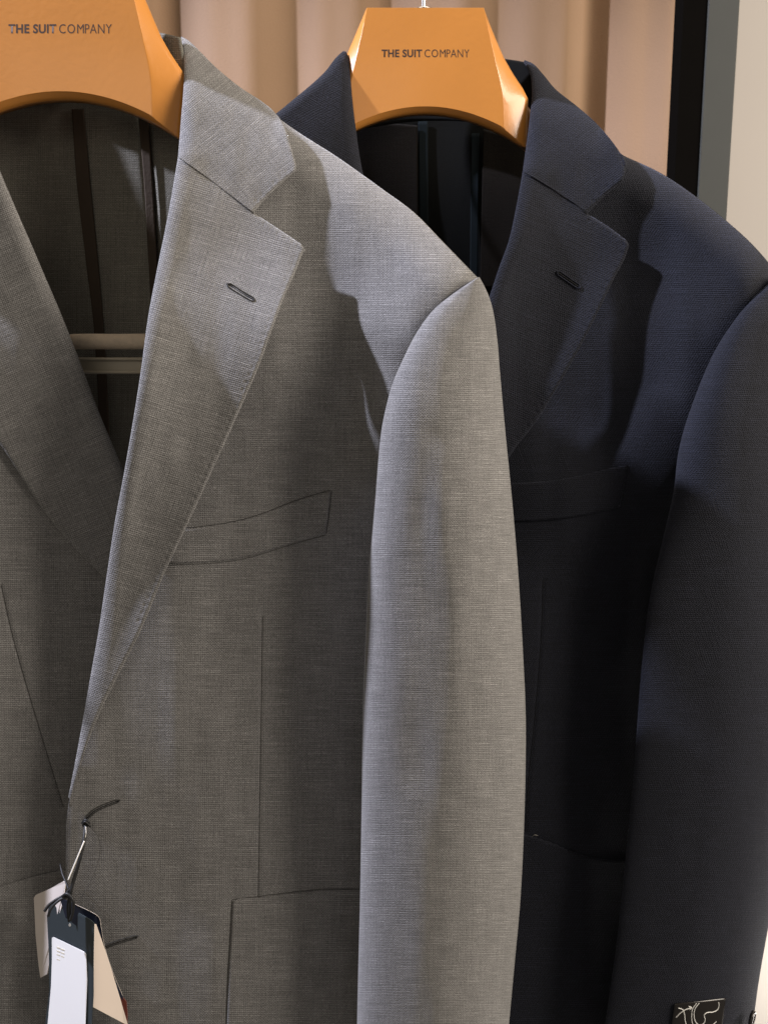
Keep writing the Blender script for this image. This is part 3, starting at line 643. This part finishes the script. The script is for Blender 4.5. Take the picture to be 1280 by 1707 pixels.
n_edges = cv([(980, 357), (1012, 377), (1043, 400)], [(1048, 409)], [(1040, 432), (1024, 462), (1000, 512), (975, 562), (948, 612), (920, 660), (893, 703), (862, 742), (835, 785), (795, 860)])
patch('lapel', M_NAVY, NJ, nl_top, cv([(665, 1100), (672, 1102)]), nroll, nl_out, nl_depth, 140, 520,
      rounds=[(nroll, 24, .8), (n_edges, 7, .2)], dimples=[(n_edges, 8, 13.5, .032)], uv=('px', math.radians(22)), wob=(.06, 60, 160), thick=.0026)
nc_fold = cv([(872, 104), (882, 120), (886, 150), (882, 200), (871, 285)])
nc_out = cv([(874, 100), (888, 106), (905, 124), (925, 148), (960, 176), (990, 202), (1012, 226), (1030, 250), (1040, 268), (1042, 285)], [(1038, 300)])
nc_bot = cv([(871, 285), (920, 315), (955, 338), (979, 356)], [(990, 344), (1012, 322), (1038, 300)])
N_LINE = cv([(860, 278), (920, 315), (955, 338), (980, 357)])
def nc_depth(U, V):
    d = NB(U, V)-sint(V, [100, 180, 285, 350], [0, .6, 1.05, 1.6])-sint(V, [100, 180, 285], [.4, 1.7, 2.2])*np.clip(1-dist_to(nc_fold, U, V)/150, 0, 1)**2+sint(V, [95, 150, 190], [1.2, .4, 0])
    w = np.exp(-(dist_to(N_LINE, U, V)/70)**2); return d*(1-w)+nl_depth(U, V)*w-.02
patch('collar', M_NAVY, NJ, cv([(872, 104), (874, 100)]), nc_bot, nc_fold, nc_out, nc_depth, 100, 180,
      rounds=[(nc_fold, 24, .9), (cv([(874, 100), (888, 106), (905, 124), (925, 148), (960, 176), (1000, 212)]), 55, 1.5), (cv([(979, 356), (990, 344), (1012, 322), (1038, 300)], [(1042, 285), (1030, 250)]), 7, .2)],
      dimples=[(cv([(988, 346), (1012, 322), (1036, 302)]), 8, 13.5, .05)], uv=('px', math.radians(-38)), wob=(.08, 50, 90), thick=.0026)
pxtube('gorge_seam', [(873, 286), (920, 315.5), (955, 338.5), (979, 357)], .2, M_SEAM_N, NJ, 6, -.005, nl_depth)
# stand behind the hanger
NST = Field([(540, 100, 71), (700, 95, 73.5), (880, 100, 69.5), (700, 200, 73), (880, 190, 68), (560, 200, 69.5)])
patch('collar_stand', M_NAVY_IN, NJ, cv([(560, 108), (620, 96), (700, 92), (800, 94), (855, 100), (878, 104)]), cv([(590, 215), (700, 200), (800, 205), (876, 235)]),
      cv([(560, 108), (590, 215)]), cv([(878, 104), (888, 150), (876, 235)]), NST, 80, 30, thick=.002)
# left collar and shoulder, dark against the curtain
LC = Field([(580, 90, 66.2), (590, 150, 65.4), (520, 140, 64.9), (460, 190, 64.3), (590, 200, 65.1), (545, 190, 64.7), (605, 300, 64.9), (520, 300, 64.0), (430, 260, 63.8), (620, 420, 65), (500, 450, 64)])
lcr = cv([(577, 86), (583, 100), (586, 150), (592, 205), (604, 285), (640, 420), (670, 560)])
lco = cv([(572, 85), (560, 96), (543, 118), (520, 140), (490, 165), (462, 188), (430, 212), (400, 260), (395, 420), (420, 600)])
lcp = patch('collar', M_NAVY, NJ, cv([(572, 85), (577, 86)]), cv([(420, 600), (670, 560)]), lco, lcr, LC, 100, 200,
      rounds=[(lcr, 22, .8), (cv([(572, 85), (560, 96), (543, 118), (520, 140), (490, 165), (462, 188), (430, 212)]), 14, .5)], uv=('px', math.radians(30)), thick=.0024, wob=(.06, 60, 100))
NIN = Field([(500, 300, 72), (600, 200, 74), (720, 180, 75.5), (860, 240, 73.5), (720, 700, 75.5), (1000, 400, 71.5), (1200, 500, 69), (600, 1000, 73.5), (1000, 1200, 73), (1200, 1700, 72)])
patch('back_lining', M_NAVY_IN, NJ, cv([(440, 230), (560, 140), (720, 118), (890, 135), (1040, 290), (1200, 400), (1280, 470)]), cv([(600, 1750), (1200, 1750)]),
      cv([(440, 230), (480, 700), (600, 1750)]), cv([(1280, 470), (1240, 900), (1200, 1750)]), NIN, 200, 240, wob=(.12, 90, 500), thick=.001)
patch('mesh_lining', M_MESH_IN, NJ, cv([(580, 203), (640, 205), (696, 209)]), cv([(640, 420), (697, 430)]), cv([(580, 203), (640, 420)]), cv([(696, 209), (697, 430)]), lambda U, V: NIN(U, V)-.5, 40, 60, wob=(.1, 60, 300), thick=.001)
patch('mesh_lining', M_MESH_IN, NJ, cv([(805, 215), (880, 235)]), cv([(800, 480), (850, 480)]), cv([(805, 215), (800, 480)]), cv([(880, 235), (850, 480)]), lambda U, V: NIN(U, V)-.5, 40, 60, wob=(.1, 60, 300), thick=.001)
patch('lining_tape', M_TAPE_N, NJ, cv([(697, 202), (713, 202)]), cv([(700, 470), (714, 470)]), cv([(697, 202), (700, 470)]), cv([(713, 202), (714, 470)]), lambda U, V: NIN(U, V)-.3, 8, 40, thick=.001)
patch('lining_tape', M_TAPE_N, NJ, cv([(785, 222), (798, 222)]), cv([(783, 480), (796, 480)]), cv([(785, 222), (783, 480)]), cv([(798, 222), (796, 480)]), lambda U, V: NIN(U, V)-.3, 8, 40, thick=.001)
# pockets
nwt = cv([(800, 806), (855, 805), (900, 803), (940, 798), (975, 791), (1010, 782), (1045, 775)]); nwb = cv([(800, 868), (860, 869), (910, 867), (955, 862), (1000, 853), (1033, 845)]); nwr = cv([(1045, 775), (1040, 810), (1033, 845)])
patch('chest_pocket', M_NAVY, NJ, nwt, nwb, cv([(800, 806), (800, 868)]), nwr, lambda U, V: NB(U, V)-.2, 140, 44, rounds=[(nwt, 4, .12), (nwr, 4, .11), (nwb, 4, .12)],
      dimples=[(nwr, 4, 9, .03)], wob=(.14, 75, 330), thick=.0016)
npt = cv([(800, 1378), (875, 1391), (920, 1405), (950, 1418), (985, 1429), (1015, 1433), (1060, 1431)])
patch('patch_pocket', M_NAVY, NJ, npt, cv([(800, 1760), (1080, 1760)]), cv([(800, 1378), (800, 1760)]), cv([(1060, 1431), (1080, 1760)]), lambda U, V: NB(U, V)-.24, 120, 120, rounds=[(npt, 5, .16)], wob=(.14, 75, 330), thick=.002)
buttonhole([(928, 453), (948, 467), (967, 480)], nl_depth, M_THREAD_N, M_SEAM_N, NJ, 3.4, .48)
pxtube('loose_thread', [(886, 1396, 62.0), (890, 1392, 61.9), (896, 1393, 61.95)], .12, M_LINT, NJ, 5)
# cuff: black film label with white scribble, button
def sl_front(u, v): return 58.93+((np.asarray(u, float)-1130)/125)**2*2.0
cl = cv([(1126, 1673), (1210, 1664)])
lab = patch('cuff_label', M_PATCHL, NJ, cv([(1124, 1673.5), (1165, 1669), (1209, 1664)]), cv([(1114, 1742), (1200, 1738)]), cv([(1124, 1673.5), (1114, 1742)]), cv([(1209, 1664), (1200, 1738)]),
            lambda U, V: sl_front(U, V)-.22, 30, 24, rounds=[(cv([(1124, 1673.5), (1165, 1669), (1209, 1664)]), 2, .05)], thick=.0006)
def squig(pts, r=.33):
    p = catmull(np.array(pts, float), 10); d = sl_front(p[:, 0], p[:, 1])-.235
    o = tube('scribble', W(p[:, 0], p[:, 1], d), r/1000, M_SQUIG, lab, 8); o.matrix_parent_inverse = Matrix.Identity(4)
squig([(1126, 1696), (1133, 1689), (1140, 1684), (1151, 1680)]); squig([(1147, 1677.5), (1152.5, 1680), (1148.5, 1683.5)], .3)
squig([(1130, 1680.5), (1137, 1683), (1140, 1690), (1141, 1700), (1143, 1709), (1146, 1720)])
squig([(1160, 1672.5), (1154, 1681), (1152, 1692), (1153, 1704), (1157, 1714), (1164, 1722)], .3)
squig([(1164.5, 1672.5), (1158, 1681), (1156, 1692), (1158, 1702), (1164, 1709), (1171, 1707), (1174.5, 1700), (1173, 1692), (1178, 1688), (1188, 1687), (1195, 1683), (1197.5, 1677), (1197, 1671)], .33)
squig([(1182, 1712), (1189, 1707), (1193, 1703)], .3)
def button():
    c = W(1250, 1697, sl_front(1251, 1698)-.35)
    ax = np.array([.80, -.60, -.05]); ax /= np.linalg.norm(ax)
    up = np.array([0, 0, 1.0]); up -= ax*np.dot(up, ax); up /= np.linalg.norm(up); sd = np.cross(up, ax)
    prof = [(0, .0002), (.0018, .0002), (.0030, .0005), (.0038, .0014), (.0045, .0020), (.0052, .0016), (.0054, .0005), (.0050, -.0010), (.0030, -.0016), (0, -.0016)]
    n = 40; P = np.zeros((len(prof), n, 3))
    for i, (r, h) in enumerate([(a*1.25, b) for a, b in prof]):
        for k in range(n):
            a = 2*math.pi*k/n; P[i, k] = c+ax*(h+.001)+(up*math.cos(a)+sd*math.sin(a))*r
    b = link('button', grid_mesh('button', P[::-1], wrap=True), M_BUTTON, NJ)
    for dx in (-1, 1):
        q = c+ax*.0016
        tube('button_thread', np.array([q+sd*dx*.0008-up*.0011, q+sd*dx*.0008+ax*.0003, q+sd*dx*.0008+up*.0011]), .00035, M_THREAD_N, b, 6).matrix_parent_inverse = Matrix.Identity(4)
button()

# ================================================================== TAGS
def card(name, pts, th, mat, parent): return slab(name, pts, th, mat, parent)
ta = empty('swing_tag', W(80, 1560, 50.5)); tag(ta, 'small blank pale paper tag, half hidden behind the dark tag', 'tag')
card('paper', [(57, 1497, 52.0), (60, 1492, 51.9), (85, 1481, 51.1), (106, 1469, 50.4), (110, 1472, 50.3), (106, 1500, 50.4), (90, 1560, 51.0), (79, 1624, 51.3), (72, 1628, 51.5), (68, 1630, 51.6), (65, 1610, 51.7), (60, 1560, 51.9)], .0004, M_PALE, ta)
tb = empty('swing_tag', W(120, 1620, 50.28)); tag(tb, 'dark navy folded tag with a white sticker and pink inside', 'tag')
card('front_cover', [(96, 1500, 50.78), (108, 1508, 50.53), (152, 1534, 49.40), (157, 1539, 49.30), (156, 1600, 49.22), (156, 1660, 49.12), (153, 1707, 49.08), (148, 1760, 49.19), (66, 1760, 51.31), (76, 1707, 51.00), (83, 1650, 50.85), (82, 1590, 50.98), (79, 1530, 51.14), (82, 1508, 51.08)], .0005, M_CARD, tb)
st = card('sticker', [(87, 1563.5, 50.75), (90, 1562, 50.69), (140, 1586, 49.50), (144, 1590, 49.39), (146, 1634, 49.30), (143, 1707, 49.19), (139, 1750, 49.28), (73, 1750, 50.91), (80, 1707, 50.79), (85.5, 1646, 50.70), (87, 1600, 50.71)], .00012, M_STICK, tb)
for i, (x, y) in enumerate([(95, 1578), (102, 1581), (95, 1584), (102, 1587), (95, 1590), (102, 1593), (95, 1598), (100, 1606), (95, 1640), (96, 1660), (94, 1668)]):
    pd = lambda q: 50.69-(q-90)*.0238-.07
    o = card('print', [(x, y, pd(x)), (x+5.5, y+2, pd(x+5.5)), (x+5.5, y+3.8, pd(x+5.5)), (x, y+1.8, pd(x))], .00005, M_PRINT, st); o.matrix_parent_inverse = Matrix.Identity(4)
card('inner_page', [(156, 1540, 49.5), (161, 1541, 49.6), (172, 1572, 49.8), (186, 1615, 50.1), (202, 1668, 50.4), (215, 1713, 50.6), (207, 1706, 50.5), (180, 1692, 50.1), (156, 1679, 49.6)], .0003, M_PINK, tb)
card('back_cover', [(100, 1497, 49.9), (122, 1506, 49.9), (160, 1525, 50.0), (166, 1531, 50.1), (169, 1548, 50.2), (175, 1580, 50.4), (188, 1620, 50.6), (205, 1661, 50.8), (206, 1668, 50.8), (190, 1650, 50.6), (150, 1560, 50.0), (110, 1530, 49.8)], .0005, M_CARDIN, tb)
pxtube('cover_edge', [(122, 1505.5, 49.88), (160, 1524.5, 49.98), (166.5, 1531, 50.08), (169.5, 1548, 50.18), (175.5, 1580, 50.38), (188.5, 1620, 50.58), (205, 1660, 50.78)], .14, M_PALE, tb, 5)
tc_ = empty('swing_tag', W(206, 1680, 50.9)); tag(tc_, 'dark red corner of a tag peeking out below the dark navy one', 'tag')
card('paper', [(196, 1658, 51.1), (206, 1664, 51.1), (211, 1670, 51.1), (213, 1690, 51.1), (213, 1712, 51.1), (196, 1700, 51.1)], .0005, M_RED, tc_)
ring = [(117+2.2*math.cos(a), 1542+2.6*math.sin(a), 50.15) for a in np.linspace(0, 2*math.pi, 12)[:-1]]
slab('grommet_lit_hole', ring, .00008, M_WHITE, tb)  # white disc stands in for light coming through the tag hole
co = empty('tag_cord', W(130, 1440, 49.8)); tag(co, 'black cord tying the paper tags to the grey jacket buttonhole', 'cord')
pxtube('strand', [(143, 1366, 51.2), (142, 1385, 50.6), (139, 1405, 50.1), (131, 1440, 49.8), (121, 1475, 49.5), (117, 1505, 49.3), (117, 1534, 49.2)], 1.0, M_CORD, co)
pxtube('strand', [(144, 1372, 51.1), (143, 1395, 50.5), (136, 1425, 49.9), (128, 1455, 49.7), (119, 1485, 49.4), (114, 1512, 49.3), (116, 1536, 49.2)], .95, M_CORD, co)
pxtube('strand', [(120, 1480, 49.5), (108, 1492, 49.4), (94, 1500, 49.3), (82, 1509, 49.2), (75, 1519, 49.1)], 1.0, M_CORD, co)
pxtube('strand', [(118, 1494, 49.4), (104, 1498, 49.25), (92, 1507, 49.1), (84, 1518, 49.0), (81, 1527, 49.0)], .95, M_CORD, co)
pxtube('strand', [(101, 1440, 51.4), (104, 1455, 50.8), (110, 1470, 50.2), (115, 1482, 49.6)], .6, M_CORD, co)
pxtube('strand', [(102, 1497, 49.35), (112, 1490, 49.2), (122, 1500, 49.1), (122, 1520, 49.1), (118, 1534, 49.1)], 1.0, M_CORD, co)
pxtube('knot', [(137, 1372, 51.0), (143, 1367, 50.9), (149, 1371, 50.9), (146, 1377, 50.9), (139, 1376, 50.9), (142, 1370, 50.8), (152, 1378, 50.9)], .7, M_CORD, co)
pxtube('loop', [(141, 1402, 50.0), (133, 1421, 49.75), (124, 1443, 49.6), (114, 1467, 49.45)], .42, M_WHITE, co)
pxtube('loop', [(143.5, 1378, 50.7), (144, 1388, 50.5), (143, 1396, 50.3)], .22, M_WHITE, co)
pxtube('thin_thread', [(150, 1378, 51.0), (163, 1392, 50.9), (168, 1412, 50.9), (163, 1440, 50.8), (152, 1468, 50.6), (141, 1487, 50.2), (132, 1507, 49.9)], .10, M_CORD, co, 5)
